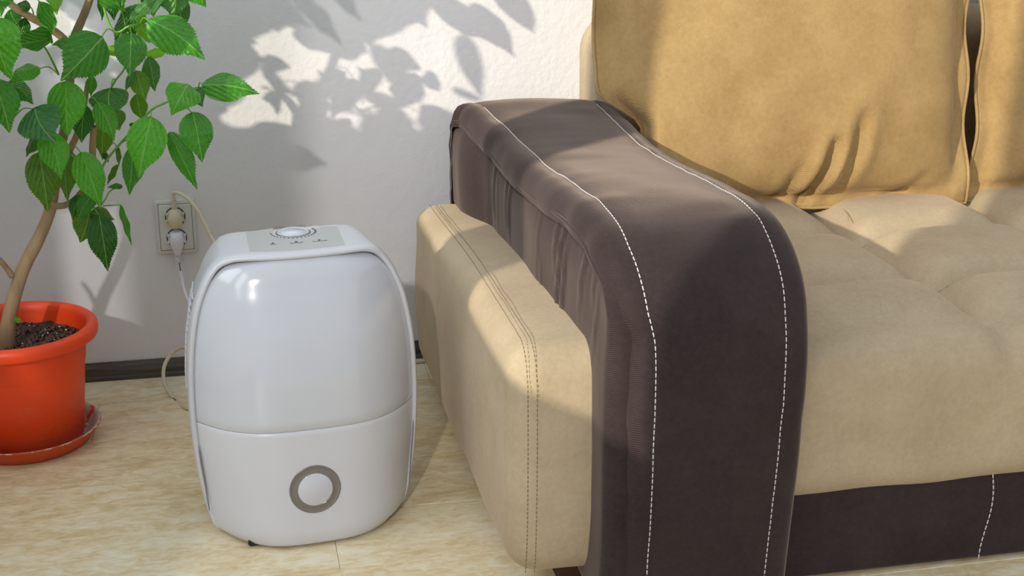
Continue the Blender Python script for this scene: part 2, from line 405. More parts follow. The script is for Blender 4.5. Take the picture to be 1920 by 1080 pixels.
def sL(i): y, z = P2[i].y, P2[i].z; return interp(-y+max(0, .5-z)*1.5, [(.10, .505), (.2, .511), (.35, .524), (.7, .532), (1.1, .543), (1.25, .559), (2, .563)]) if y < -.15 else .5
def xr(i):
    y, z = P2[i].y, P2[i].z
    if y > -.15: return .79
    return interp(-y+max(0, .5-z)*1.5, [(.1, .795), (.5, .785), (.8, .795), (1.1, .800), (1.2, .798), (2, .790)])
T_ = .034
def section(i):
    L, R = xl(i), xr(i); n = pad_frame(i); rows = []
    s_ = i/(len(P2)-1)
    top = ss(.40, .55, P2[i].z)*(P2[i].y < -.12)
    pts = []
    U = [(0, -1.3), (-.001, -1.0), (.000, -.75), (.005, -.4), (.013, -.13), (.024, -.02), (.040, .0)]
    for dx, o_ in U: pts.append((L+dx, o_))
    S = sL(i); pts = [q for q in pts if q[0] < S-.002]; pts += [(S-.0015, 0), (S, 0), (S+.0015, 0)]
    while len(pts) < 10: pts.insert(-3, (S-.0018, 0))
    for q in range(1, 12):
        t = q/12; pts.append((S+.005+(R-S-.055)*t, .0))
    pts += [(R-.0465, 0), (R-.045, 0), (R-.0435, 0)]
    for dx, o_ in reversed(U): pts.append((R-dx, o_))
    out = []
    for X, o_ in pts:
        t = (X-L)/(R-L); crown = .004*math.sin(pi*max(0, min(1, t))) + (.006*math.sin(pi*t)*top)
        wv = wr((X, P2[i].y, P2[i].z), 9, .0035)+wr((X*2, P2[i].y*6, P2[i].z*6), 4, .0018)
        groove = -.0022*sum(math.exp(-((X-sx_)/.004)**2) for sx_ in (sL(i), R-.045))
        e = 1.0 if o_ > -.5 else .3
        out.append(pad_pt(i, X + (wr((1, P2[i].y*2, P2[i].z*2), 8, .004) if t < .2 else 0), o_*T_+(crown+wv*e+groove)*1.0))
    # underside back
    return out
b = MB().grid([section(i) for i in range(len(P2))])
b.f.append(tuple(range(len(section(0))))); kk = len(section(0)); n_ = len(b.v); b.f.append(tuple(range(n_-kk, n_)))
pad = sp(b, 'armrest_pad', 'brown')
for which in (0, 1):
    pts = []
    for i in range(52, len(P2)):
        L, R = xl(i), xr(i); X = sL(i) if which == 0 else R-.045; t = (X-L)/(R-L); top = ss(.40, .55, P2[i].z)
        off = .004*math.sin(pi*t)+.006*math.sin(pi*t)*top+wr((X, P2[i].y, P2[i].z), 9, .0035)+wr((X*2, P2[i].y*6, P2[i].z*6), 4, .0018)-.0014
        pts.append(pad_pt(i, X, off))
    sp(stitches(pts, .00105, .0070, .0026), 'stitching', 'thread', kind='stuff', label='white contrast stitching on the armrest pad')
# piping along the pad's left edge
pp = [pad_pt(i, xl(i)+.001, -T_*.98) for i in range(8, len(P2), 2)]
sp(MB().tube(pp, .0032, 7), 'piping', 'brown')
# seat cushion, tufted
SX = [.815, 1.16, 1.505, 1.85, 2.2, 2.55, 2.9]; SY = [-.285, -.565, -.85, -1.135]
def tuft(x, y):
    def cell(v, arr, step, o_):
        return abs(math.sin(pi*(v-o_)/step))
    a_ = cell(x, SX, .345, 1.16); b_ = cell(y, SY, .285, -.565)
    return (1-(1-a_)**3.6)*.55*(1-(1-b_)**3.6)+.45*(1-(1-a_)**3.6 if a_ < b_ else 1-(1-b_)**3.6)
def fseat(p):
    x, y, z = p
    t = ss(.30, .41, z)
    front = 1-ss(-1.06, -.96, y)
    h = tuft(x, max(y, -1.10) if y < -1.1 else y)
    h2 = 1-(1-abs(math.sin(pi*(x-1.16)/.345)))**4
    z += t*((1-front)*(h-.60)*.060+front*(.020*h2-.018))
    if y < -1.06: y -= .008*h2*ss(.2, .3, z)*ss(.18, .3, z)-.004
    # pinch by the arm
    dx, dz = x-.86, z-.365
    if y < -1.0: y += .010*math.exp(-(dx/.02)**2-(dz/.02)**2)
    q = Vector((x, y, z)); return q+Vector((0, wr(q, 8, .002), wr(q, 8, .003)))
b = MB().rbox((.775, -1.13, .145), (3.0, -.21, .408), .055, (150, 62, 12), 6, fseat); sp(b, 'seat_cushion', 'beige')
sp(MB().rbox((.775, -1.105, .004), (3.0, -.12, .16), .012, (20, 8, 4), 2), 'base', 'brown', )
pts = [Vector((1.165+.006*math.sin(q*.25), -1.1065, .16-.155*q/20)) for q in range(21)]
sp(stitches(pts, .0013, .0078, .0026), 'stitching', 'thread', kind='stuff', label='white contrast stitching on the brown base')
def fback(p): return p+Vector((wr(p, 5, .003), wr(p, 6, .004), 0))
b = MB().rbox((.738, -.20, .16), (3.0, -.02, .785), .085, (30, 4, 10), 5, fback); sp(b, 'backrest', 'beige')

# cushions leaning on the backrest
def cushion(name, label, cx, w_, z0, h_, y0, lean, T, seed, clampx=None):
    nx, nz = 74, 70; verts = {}; b = MB()
    def prof_(u, v):
        a_ = max(0, 1-abs(u)**3.6); c_ = max(0, 1-abs(v)**3.6); return (a_*c_)**.5
    def pos(u, v, s):
        fl_ = .035                                   # flat flange all round
        iu, iv = min(1, abs(u)/(1-fl_*2/w_)), min(1, abs(v)/(1-fl_*2/h_))
        th = T*prof_(iu, iv)+.0025
        r_ = 1-.045*(1-abs(v)**2)*0
        X = u*w_/2*(1-.03*(1-v*v)*abs(u)**3); Zl = v*h_/2*(1-.025*(1-u*u))
        Y = -th*s if s > 0 else th*.75
        nv = Vector((X*1.0+seed, Zl, seed*3.1))
        edge = max(iu**6, iv**6); inner = 1-max(iu, iv)**14
        if s > 0:
            rip = math.sin((X*1.0+.6*Zl)*46+4*noise.noise(nv*5))*ss(.62, .97, iv)*(v < 0)
            Y -= .0045*rip*inner + noise.noise(nv*5)*.012*inner+noise.noise(nv*13)*.004*inner
            for (fx, fz, tx, tz, dp, wd) in folds:
                ax_, az_ = tx-fx, tz-fz; L2 = ax_*ax_+az_*az_; t = max(0, min(1, ((X-fx)*ax_+(Zl-fz)*az_)/L2))
                dx_, dz_ = X-fx-ax_*t, Zl-fz-az_*t; dd = math.hypot(dx_, dz_)
                Y += dp*math.exp(-(dd/wd)**2)*math.sin(pi*(.12+.76*t)) - dp*.55*math.exp(-((dd-2.2*wd)/wd/1.4)**2)*math.sin(pi*(.12+.76*t))
        fz_ = (1-inner)
        Y += .010*math.sin(Zl*31+seed)*(iu >= .999)+.008*math.sin(X*27+seed)*(iv >= .999)
        cl, sl = math.cos(lean), math.sin(lean)
        zz = (Zl+h_/2); wy = Y*cl+zz*sl; wz = -Y*sl*.6+zz*cl
        P = Vector((cx+X, y0+wy, z0+max(wz, -.002)))
        if clampx and P.x < .815:
            k_ = 1-ss(.585, .67, P.z); P.x += (max(P.x, .798+(P.x-.70)*.12)-P.x)*k_
            kz = ss(.78, .82, P.x)
        return P
    for s in (1, -1):
        rows = [[pos(-1+2*i/nx, -1+2*j/nz, s) for i in range(nx+1)] for j in range(nz+1)]; b.grid(rows)
    # close rim
    n_ = (nx+1)*(nz+1); rim = [i for i in range(nx+1)]+[j*(nx+1)+nx for j in range(1, nz+1)]+[nz*(nx+1)+i for i in range(nx-1, -1, -1)]+[j*(nx+1) for j in range(nz-1, 0, -1)]
    for q in range(len(rim)):
        a_, c_ = rim[q], rim[(q+1) % len(rim)]; b.f.append((a_, c_, c_+n_, a_+n_))
    loc = (cx, y0, z0); root = thing(name, label, 'cushion', loc)
    b.v = [v-Vector(loc) for v in b.v]; b.build('cover', 'pillow', root)
    # corded seam on the rim
    pts = [pos(-1+2*i/40, -1, 1) for i in range(41)]+[pos(1, -1+2*i/40, 1) for i in range(1, 41)]
    pts2 = [pos(-1, -1+2*i/40, 1) for i in range(41)]
    mb = MB().tube([p-Vector(loc)+Vector((0, 0, .0015)) for p in pts], .0034, 6); mb.tube([p-Vector(loc) for p in pts2], .0034, 6); mb.build('piping', 'pillow', root)
    return root, pos
folds = [(.035, -.35, .075, -.22, .030, .010), (.105, -.31, .135, -.17, .016, .012), (-.03, -.36, .01, -.27, .008, .010), (.20, -.37, .30, -.30, .006, .010)]
c1, _ = cushion('back_cushion', 'large beige back cushion leaning beside the brown armrest, deep crease near its bottom edge', 1.097, .815, .404, .74, -.385, math.radians(8.5), .085, 1.7, True)
folds = [(-.28, -.35, -.22, -.2, .008, .014)]
c2, _ = cushion('back_cushion', 'second beige back cushion, cut off by the right edge of the photo', 1.918, .80, .404, .74, -.37, math.radians(8), .075, 5.2)
for c_ in (c1, c2): c_['group'] = 'beige back cushions on the sofa'
th_ = MB().tube([at(1583, 388, Z=.421), at(1592, 398, Z=.421), at(1594, 412, Z=.42)], .0008, 5, 3)
th_.v = [v-Vector((1.105, -.375, .404)) for v in th_.v]; th_.build('loose_thread', 'pillow', c1)

# ------------------------------------------------------------------ dehumidifier
TH = math.radians(5.5)
dh = thing('dehumidifier', 'white plastic portable dehumidifier standing on the floor left of the sofa', 'dehumidifier', (.10, -.743, 0), TH)
half = [(.160, .010), (.169, .024), (.181, .08), (.188, .14), (.192, .21), (.191, .28), (.186, .34), (.176, .395), (.164, .432), (.150, .460), (.134, .479), (.115, .489), (.095, .4925), (.06, .4925), (.03, .4925)]
hp, _ = smooth_path([Vector((x, 0, z)) for x, z in half], [0]*len(half), 5)
hp = hp+[Vector((0, 0, .4925))]
OUT = [Vector((p.x, 0, p.z)) for p in hp]+[Vector((-p.x, 0, p.z)) for p in reversed(hp[:-1])]+[Vector((x, 0, .008)) for x in (-.15, -.1, -.05, 0, .05, .1, .15)]
def onorm(i):
    n = len(OUT); t = OUT[(i+1) % n]-OUT[(i-1) % n]; return Vector((t.z, 0, -t.x)).normalized()
ONR = [onorm(i) for i in range(len(OUT))]
def ring(ins, yf):
    r_ = []
    for i, p in enumerate(OUT):
        q = p-ONR[i]*ins; y = yf(p.z) if callable(yf) else yf
        y -= .021*max(0, 1-(p.x/.135)**2)*ss(.44, .488, p.z)*(1-ss(.012, .10, y))
        # scooped hand grips high on both sides
        if .385 < p.z < .485 and abs(p.x) > .12 and not isinstance(yf, int):
            k_ = math.sin(pi*(p.z-.385)/.10)*ss(.02, .045, y)*(1-ss(.125, .14, y)); q = q-ONR[i]*.010*k_**.5 if k_ > 0 else q
        r_.append(Vector((q.x*(1-.07*ss(.02, .17, y)), y, q.z)))
    return r_
yb = lambda d: (lambda z: d*(1+.35*(1-z/.49)))
rings = [ring(.016, .03), ring(.011, .000), ring(.0095, -.005), ring(.006, -.0075), ring(.003, -.0055), ring(.001, -.001), ring(0, .006), ring(0, .02)]
rings += [ring(0, yb(q)) for q in (.035, .05, .07, .09, .105, .12)]+[ring(.002, yb(.132)), ring(.006, yb(.140)), ring(.014, yb(.146)), ring(.03, yb(.150)), ring(.06, yb(.152))]
b = MB().loft(rings); body = b.build('body', 'plastic2', dh)
WI = [(.006, .1515), (.012, .159), (.022, .166), (.05, .1715), (.10, .1755), (.15, .180), (.21, .1825), (.28, .1815), (.34, .1765), (.395, .1665), (.425, .1565), (.448, .1445), (.464, .131), (.4735, .118), (.479, .103), (.4815, .088)]
BW = [(.006, .090), (.03, .096), (.2, .091), (.3, .082), (.36, .070), (.42, .052), (.46, .038), (.475, .029), (.4815, .0225)]
EXP = 3.3
def fy(u, z): return -.002-sinterp(z, BW)*(1-abs(u)**EXP)
def front(z0, z1, name, mat, nr=26, lip=.004):
    rows = []; zs = [z0+(z1-z0)*(1-(1-q/nr)**(1.6 if z1 > .4 else 1)) for q in range(nr+1)]
    us = [math.sin(pi/2*(-1+2*i/48)) for i in range(49)]
    def row(z, ins, dz=0):
        wv = sinterp(z, WI); return [Vector((u*wv*(1-ins*.0), fy(u, z)+ins, z+dz)) for u in us]
    rows.append(row(zs[0], .012, .001)); rows.append(row(zs[0], .0012, 0)); 
    r1 = [row(z, 0) for z in zs]; r1[0] = row(zs[0], 0, .0012); rows += r1
    rows.append(row(zs[-1], .0015, .0012)); rows.append(row(zs[-1], .014, .0))
    rows = [[r[0]+Vector((0, .014, 0))]+r+[r[-1]+Vector((0, .014, 0))] for r in rows]
    return MB().grid(rows).build(name, mat, dh)
front(.2125, .4815, 'front_cover', 'plastic')
front(.006, .2112, 'water_tank', 'plastic2')
# backing so the seam shows as a thin grey line
front(.2095, .2140, 'seam_gap', 'gap', 2).scale = (.998, .985, 1)
AX = (Vector((1, 0, 0)), Vector((0, 0, 1)), Vector((0, -1, 0)))
yr = fy(0, .108)
def hug(mb):
    mb.v = [Vector((v.x, v.y+fy(abs(v.x)/sinterp(v.z, WI), v.z)-yr, v.z)) for v in mb.v]; return mb
hug(MB().lathe([(.0425, -.004), (.0425, .0008), (.0418, .0018), (.0405, .0020), (.0395, .0012), (.031, .0012), (.030, .0022), (.0292, .0022), (.0285, .001), (.0, .001)], (-.006, yr+.0004, .108), 64, AX)).build('round_badge_ring', 'ring', dh, label='grey brown ring on the tank front')
hug(MB().lathe([(.0288, -.001), (.0288, .0016), (.0278, .0024), (.0, .0028)], (-.006, yr+.0004, .108), 64, AX)).build('round_badge_centre', 'plastic', dh)
ZT = .4925
mb = MB(); pts = [(-.079, .003), (-.055, -.0035), (-.028, -.0075), (-.002, -.009), (.026, -.0085), (.052, -.006), (.075, -.002), (.083, .112), (.041, .128)]
for q in range(13):
    t = q/12; ang = pi*0.02+(-pi*.0)-(pi*.98)*t; pts.append((.005+.034*math.cos(-pi*t*.97-.05), .100+.031*math.sin(-pi*t*.97-.05)))
pts.append((-.024, .130)); pts += [(-.071, .120)]
n = len(pts); mb.add([(x, y, ZT-.002) for x, y in pts]+[(x, y, ZT+.0005) for x, y in pts], [tuple(range(n, 2*n))]+[(i, (i+1) % n, n+(i+1) % n, n+i) for i in range(n)])
mb.build('control_panel', 'panel', dh, smooth=False, label='flat grey control panel on the top')
MB().lathe([(.0295, -.002), (.0295, .0008), (.0285, .0015), (.0275, .0006), (.0272, -.001)], (.005, .095, ZT), 48).build('dial_well', 'ring', dh)
MB().lathe([(.0272, -.002), (.0272, .0015), (.0262, .0030), (.0245, .0034), (.0228, .0026), (.021, .0020), (0, .0020)], (.005, .095, ZT), 48).build('dial_knob', 'plastic', dh)
MB().lathe([(.0208, .0016), (.0208, .0026), (.0, .0028)], (.005, .095, ZT), 48).build('dial_face', 'knob', dh)
mb = MB()
for q in range(20):
    t = q/19; an = math.radians(175+t*205); sz = .0010+.0006*t
    mb.lathe([(sz*1.4, -.0005), (sz*1.4, .0003), (0, .0003)], (.005+.0375*math.cos(an), .096+.036*math.sin(an), ZT+.0006), 8)
mb.build('dial_scale', 'ink', dh, kind='stuff')
for x, y in ((-.037, .039), (.001, .0375), (.039, .037)):
    MB().lathe([(.0024, -.0005), (.0024, .0005), (0, .0007)], (x, y, ZT+.0005), 14).build('indicator_light', 'ink', dh)
def text(s, x, y, size, parent, z=ZT+.0008, mat='ink', rot=0):
    cu = bpy.data.curves.new('lettering', 'FONT'); cu.body = s; cu.size = size; cu.align_x = 'CENTER'; cu.extrude = .00012; cu.resolution_u = 2
    tmp = bpy.data.objects.new('tmp', cu); C.objects.link(tmp); bpy.context.view_layer.update()
    me = bpy.data.meshes.new_from_object(tmp.evaluated_get(bpy.context.evaluated_depsgraph_get())); bpy.data.objects.remove(tmp)
    me.name = 'lettering'; me.materials.clear(); me.materials.append(M[mat]); o = bpy.data.objects.new('lettering', me); C.objects.link(o)
    o.parent = parent; o.location = (x, y, z); o.rotation_euler = (0, 0, rot); return o
text('FULL', -.037, .0305, .0052, dh); text('DEFROST', .001, .029, .0052, dh); text('RUNNING', .039, .0285, .0052, dh)
text('CLOSED', -.012, .131, .0052, dh, ZT+.0003); text('MAX 5', .024, .133, .0052, dh, ZT+.0003)
# louvres on both sides
for sg in (-1, 1):
    mb = MB()
    for j in range(15):
        z = .255+j*.0110; xw0 = interp(z, [(q[1], q[0]) for q in half if q[1] < .48])
        for k_ in range(5):
            y = .036+k_*.015; xw = xw0*(1-.07*ss(.02, .17, y+.006)); mb.tube([(sg*(xw-.001), y, z), (sg*(xw+.0004), y+.003, z+.0028), (sg*(xw+.0002), y+.011, z+.0078), (sg*(xw-.002), y+.013, z+.009)], [.0008, .0017, .0017, .0008], 6)
    mb.build('side_louvres', 'plastic', dh, kind='stuff')
    zs = [.050+.012*q for q in range(11)]
    MB().tube([(sg*(sinterp(z, WI)+.0006), -.008, z) for z in zs], [.0005]+[.0012]*9+[.0005], 6).build('grip_slot', 'gap', dh)
for x, y in ((-.105, -.058), (.118, -.030), (-.12, .13), (.12, .13)):
    MB().tube([(x-.008, y, .0061), (x+.008, y, .0061)], .0060, 16).build('caster', 'black', dh)
    MB().box((x-.011, y-.006, .004), (x+.011, y+.006, .014)).build('caster_fork', 'black', dh, smooth=False)

# ------------------------------------------------------------------ wall socket, plugs, cables
SC = Vector((-.122, 0, .338))
so = thing('wall_socket', 'ivory double wall socket low on the white wall behind the plant', 'socket', SC)
MB().rbox((-.042, -.009, -.060), (.042, .001, .060), .006, (6, 2, 6), 3).build('frame', 'socket', so)
MB().rbox((-.034, -.0115, -.050), (.034, -.006, .050), .003, (4, 2, 4), 3).build('faceplate', 'socket', so)
MB().box((-.0352, -.0093, -.0512), (.0352, -.0060, .0512)).build('faceplate_gap', 'gap', so, smooth=False)
AXY = (Vector((1, 0, 0)), Vector((0, 0, 1)), Vector((0, -1, 0)))
for zc in (.0235, -.0235):
    MB().lathe([(.0212, .009), (.0212, .0122), (.0200, .0126), (.0192, .0122), (.0188, .0095), (0, .0095)], (0, 0, zc), 40, AXY).build('outlet', 'black', so)
def cable(name, label, mat, plug, rad, pts, ribs, mark=None):
    t = thing(name, label, 'power cable', pts[0])
    o0 = Vector(pts[0])
    for nm, mb_ in plug: mb_.v = [v-o0 for v in mb_.v]; mb_.build(nm, mat, t, kind='stuff' if nm in ('grip', 'strain_relief') else None)
    MB().tube([Vector(p)-o0 for p in pts], rad, 10, 8).build('cord', mat, t)
    if mark: mark.v = [v-o0 for v in mark.v]; mark.build('cord_print', 'ink', t, kind='stuff')
    return t
def plug_parts(c, up, s):
    c = Vector(c); sg = 1 if up else -1
    b1 = MB().lathe([(.0182, .0), (.0182, .012), (.0168, .017), (.0150, .0195), (0, .0200)], c, 32, AXY)
    def ringp(z, w_, y0, y1):
        return [c+Vector((w_*math.cos(a_), -(y0+y1)/2-(y1-y0)/2*math.sin(a_), sg*z)) for a_ in [2*pi*q/16 for q in range(16)]]
    if up: R_ = [(-.024, .008, .012, .024), (-.022, .0095, .010, .030), (-.012, .0145, .010, .034), (0, .0155, .010, .036), (.008, .0125, .011, .035), (.015, .0085, .012, .031), (.018, .0070, .013, .029)]
    else: R_ = [(-.016, .011, .012, .026), (-.014, .012, .010, .032), (-.002, .0145, .010, .037), (.012, .0142, .011, .036), (.022, .0105, .012, .033), (.032, .0075, .013, .029), (.036, .0068, .0135, .028)]
    b2 = MB().loft([ringp(*r_) for r_ in R_])
    b3 = MB()
    z0 = .017 if up else .035
    n_r = 6
    for q in range(n_r):
        z = z0+q*.0042; r_ = .0066-.00028*q
        b3.loft([[c+Vector((rr*math.cos(a_), -.021-rr*math.sin(a_), sg*zz)) for a_ in [2*pi*j/14 for j in range(14)]] for rr, zz in ((r_*.72, z-.0004), (r_, z), (r_, z+.0026), (r_*.72, z+.003), (r_*.72, z+.0042))])
    b4 = MB()
    for k_ in (-1, 1):
        for kz in (-1, 1): b4.obox(c+Vector((k_*.0168, -.013, kz*.007)), Vector((.0022, 0, 0)), Vector((0, .008, 0)), Vector((0, 0, .0028)))
    return [('plug_base', b1), ('plug_body', b2), ('strain_relief', b3), ('grip', b4)]
top = SC+Vector((0, 0, .0235)); bot = SC+Vector((0, 0, -.0235))
bp = [top+Vector((0, -.021, .042)), top+Vector((0.001, -.024, .056)), at(345, 367, Y=-.045), at(368, 390, Y=-.06), at(386, 424, Y=-.075), at(403, 456, Y=-.10), at(440, 510, Y=-.20), Vector((.05, -.33, .22)), Vector((.06, -.30, .08)), at(375, 672, Y=-.16), at(358, 655, Y=-.115), at(340, 652, Y=-.075), at(320, 665, Y=-.065), at(307, 692, Y=-.085), at(311, 725, Y=-.115), at(333, 753, Y=-.155), at(360, 766, Z=.006), Vector((-.02, -.22, .0045)), Vector((.12, -.28, .0045)), Vector((.26, -.2, .0045)), Vector((.34, -.06, .0045)), Vector((.45, -.045, .0045))]
mk_ = MB()
for (x1, y1, x2, y2) in ((325, 746, 331, 752), (334, 754, 340, 758), (343, 759, 350, 762)):
    mk_.tube([at(x1, y1, Y=-.148)+Vector((0, -.0036, .002)), at(x2, y2, Y=-.152)+Vector((0, -.0036, .002))], .0011, 5)
cable('power_cable', 'cream plug and cable in the upper outlet, arching over and looping beside the dehumidifier', 'bplug', plug_parts(top, True, 1), .0042, bp, 6, mk_)
wp = [bot+Vector((0, -.021, -.058)), at(338, 500, Y=-.025), at(345, 540, Y=-.045), at(357, 572, Y=-.09), at(372, 600, Y=-.16), Vector((-.03, -.33, .16)), Vector((.02, -.48, .14)), Vector((.07, -.535, .16))]
mk_ = MB().tube([at(336.5, 493, Y=-.0285), at(338.5, 508, Y=-.0335)], .0011, 5)
cable('power_cable', 'white plug and cable in the lower outlet, running down behind the dehumidifier', 'wplug', plug_parts(bot, False, 1), .0036, wp, 6, mk_)

# ------------------------------------------------------------------ potted hibiscus
PC = Vector((-.420, -.300, 0))
sa = MB().lathe([(0, .0), (.112, .0), (.118, .004), (.130, .022), (.136, .030), (.1385, .0325), (.1370, .0345), (.133, .0335), (.126, .027), (.117, .012), (.110, .0075), (0, .0075)], (0, 0, 0), 96)
o = sa.build('plant_saucer', 'saucer'); o.location = PC; tag(o, 'orange plastic saucer with chalky crust under the plant pot', 'saucer')
pl = thing('potted_hibiscus', 'tall leafy green houseplant in a round orange plastic pot', 'potted plant', PC+Vector((0, 0, .0078)))
PO = PC+Vector((0, 0, .0078))
def pp_(mb, name, mat, **k):
    mb.v = [v-PO for v in mb.v]; return mb.build(name, mat, pl, **k)
prof = [(0, .012), (.100, .012), (.103, .010), (.106, .014), (.1075, .020), (.1195, .168), (.1222, .176), (.1235, .182), (.128, .222), (.130, .232), (.134, .2335), (.147, .2335), (.1500, .2355), (.1518, .240), (.1525, .250), (.1505, .258), (.146, .2625), (.140, .2635), (.134, .2615), (.1305, .256), (.1285, .246), (.121, .170), (.108, .02), (0, .02)]
prof = [(r_*.985, z_*.915) for r_, z_ in prof]
mb = MB().lathe(prof, (PC.x, PC.y, 0), 96); pp_(mb, 'pot', 'pot')
# soil
SZ = .200
rows = []
for r_ in [.0, .012, .025, .04, .055, .07, .082, .094, .105, .114, .119, .1235]:
    rows.append([Vector((PC.x+r_*math.cos(a_), PC.y+r_*math.sin(a_), SZ+.010*noise.noise(Vector((r_*math.cos(a_)*22, r_*math.sin(a_)*22, 3)))+.006*noise.noise(Vector((r_*math.cos(a_)*70, r_*math.sin(a_)*70, 1))))) for a_ in [2*pi*j/96 for j in range(96)]])
pp_(MB().grid(rows, True), 'soil', 'soil')
def chunks(n, s0, s1, zlo):
    mb = MB()
    for q in range(n):
        r_ = .118*math.sqrt(random.random()); a_ = random.random()*2*pi; c_ = Vector((PC.x+r_*math.cos(a_), PC.y+r_*math.sin(a_), SZ+zlo+.006*random.random()))
        ax_ = [Vector((random.gauss(0, 1), random.gauss(0, 1), random.gauss(0, .6))).normalized() for _ in range(3)]; s = random.uniform(s0, s1)
        ay_ = ax_[0].cross(ax_[1]).normalized(); az_ = ax_[0].cross(ay_)
        mb.obox(c_, ax_[0]*s, ay_*s*random.uniform(.4, .8), az_*s*random.uniform(.3, .6))
    return mb
pp_(chunks(620, .002, .0055, .000), 'bark_chips', 'chip', kind='stuff')
pp_(chunks(60, .0009, .0018, .005), 'perlite', 'perlite', kind='stuff')
# trunk and branches: (px, py, distance from wall, radius)
def branch(pts, name, mat, sub=6, seg=10, lump=.06, absolute=None):
    P = [at(x, y, Y=-q) for x, y, q, r_ in pts]+[Vector(p[:3]) for p in (absolute or [])]; R = [r_ for *_, r_ in pts]+[p[3] for p in (absolute or [])]
    P, R = smooth_path(P, R, sub); R = [r_*(1+lump*noise.noise(Vector((i*.35, P[0].x*30, 0)))) for i, r_ in enumerate(R)]
    mb = MB().tube(P, R, seg); pp_(mb, name, mat); return P
TR = branch([(8, 668, .315, .0190), (12, 630, .32, .0155), (22, 575, .33, .0132), (43, 505, .33, .0130), (72, 448, .325, .0122), (92, 400, .32, .0112), (103, 350, .32, .0098), (112, 290, .32, .0092), (122, 235, .32, .0088), (130, 170, .325, .0082), (133, 110, .33, .0078), (135, 84, .33, .0088)], 'trunk', 'bark')
BR = branch([(134, 92, .33, .0080), (140, 68, .335, .0078), (153, 38, .34, .0074), (166, 5, .345, .0070), (176, -35, .35, .0066), (180, -110, .36, .006)], 'branch', 'bark', absolute=[(-.25, -.45, 1.08, .005), (-.27, -.58, 1.18, .004), (-.30, -.66, 1.25, .003)])
BL = branch([(134, 88, .33, .0075), (112, 66, .335, .0075), (85, 47, .345, .0073), (55, 31, .355, .0070), (28, 14, .365, .0066), (0, -8, .375, .006), (-60, -40, .40, .0058), (-150, -90, .45, .005)], 'branch', 'bark', absolute=[(-.62, -.62, .98, .005), (-.68, -.82, 1.05, .004), (-.72, -.98, 1.12, .003)])
branch([(178, 330, .36, .0062), (174, 300, .362, .0064), (174, 265, .365, .0060), (176, 237, .37, .0060)], 'cut_stem', 'stem')
MB_ = MB().tube([at(176, 238, Y=-.37), at(176.2, 235.6, Y=-.37)], .0042, 12); pp_(MB_, 'cut_stem_pith', 'soil')
branch([(165, 153, .35, .0042), (160, 185, .35, .0050), (155, 215, .35, .0058), (146, 248, .345, .0062), (134, 275, .34, .0062), (118, 305, .335, .0060), (108, 330, .33, .005)], 'side_stem', 'stem')
branch([(178, 325, .36, .0060), (160, 352, .35, .0062), (143, 372, .34, .0060), (124, 384, .335, .0062), (106, 386, .335, .0065), (95, 383, .33, .0058), (95, 378, .325, .004)], 'side_stem', 'bark')
branch([(23, 518, .335, .0060), (12, 502, .34, .0052), (0, 488, .35, .0050), (-20, 468, .36, .004)], 'side_stem', 'bark')
G = {}
G['a'] = branch([(183, 328, .365, .0024), (200, 265+35, .37, .0022), (225, 270, .38, .0022), (248, 245, .39, .0020), (283, 205+2, .40, .0020), (312, 192, .41, .0018), (335, 178, .42, .0015), (372, 165, .43, .0012)], 'green_stem', 'shoot', 5, 7)
G['b'] = branch([(207, 168, .37, .0018), (217, 150, .37, .0018), (230, 134, .37, .0017), (236, 118, .37, .0016), (238, 90, .37, .0016), (240, 60, .37, .0020)], 'green_stem', 'shoot', 4, 7)
G['c'] = branch([(190, -25, .36, .0024), (194, 8, .36, .0024), (201, 36, .365, .0024), (212, 57, .37, .0024), (224, 60, .37, .0022), (240, 50, .375, .0020), (262, 45, .38, .0018), (277, 39, .385, .0015)], 'green_stem', 'shoot', 4, 7)
G['d'] = branch([(126, 275, .335, .0020), (140, 292, .34, .0018), (150, 305, .34, .0015)], 'green_stem', 'shoot', 4, 7)
G['e'] = branch([(110, 140, .34, .0020), (100, 118, .35, .0020), (88, 95, .36, .0018), (74, 75, .37, .0015)], 'green_stem', 'shoot', 4, 7)
G['f'] = branch([(170, 420, .35, .0016), (186, 390, .355, .0016), (197, 374, .36, .0014), (208, 357, .36, .0012), (230, 350, .36, .0010)], 'green_stem', 'shoot', 4, 7)
G['g'] = branch([(193, 386, .355, .0013), (210, 385, .36, .0013), (227, 384, .36, .0012)], 'green_stem', 'shoot', 4, 7)

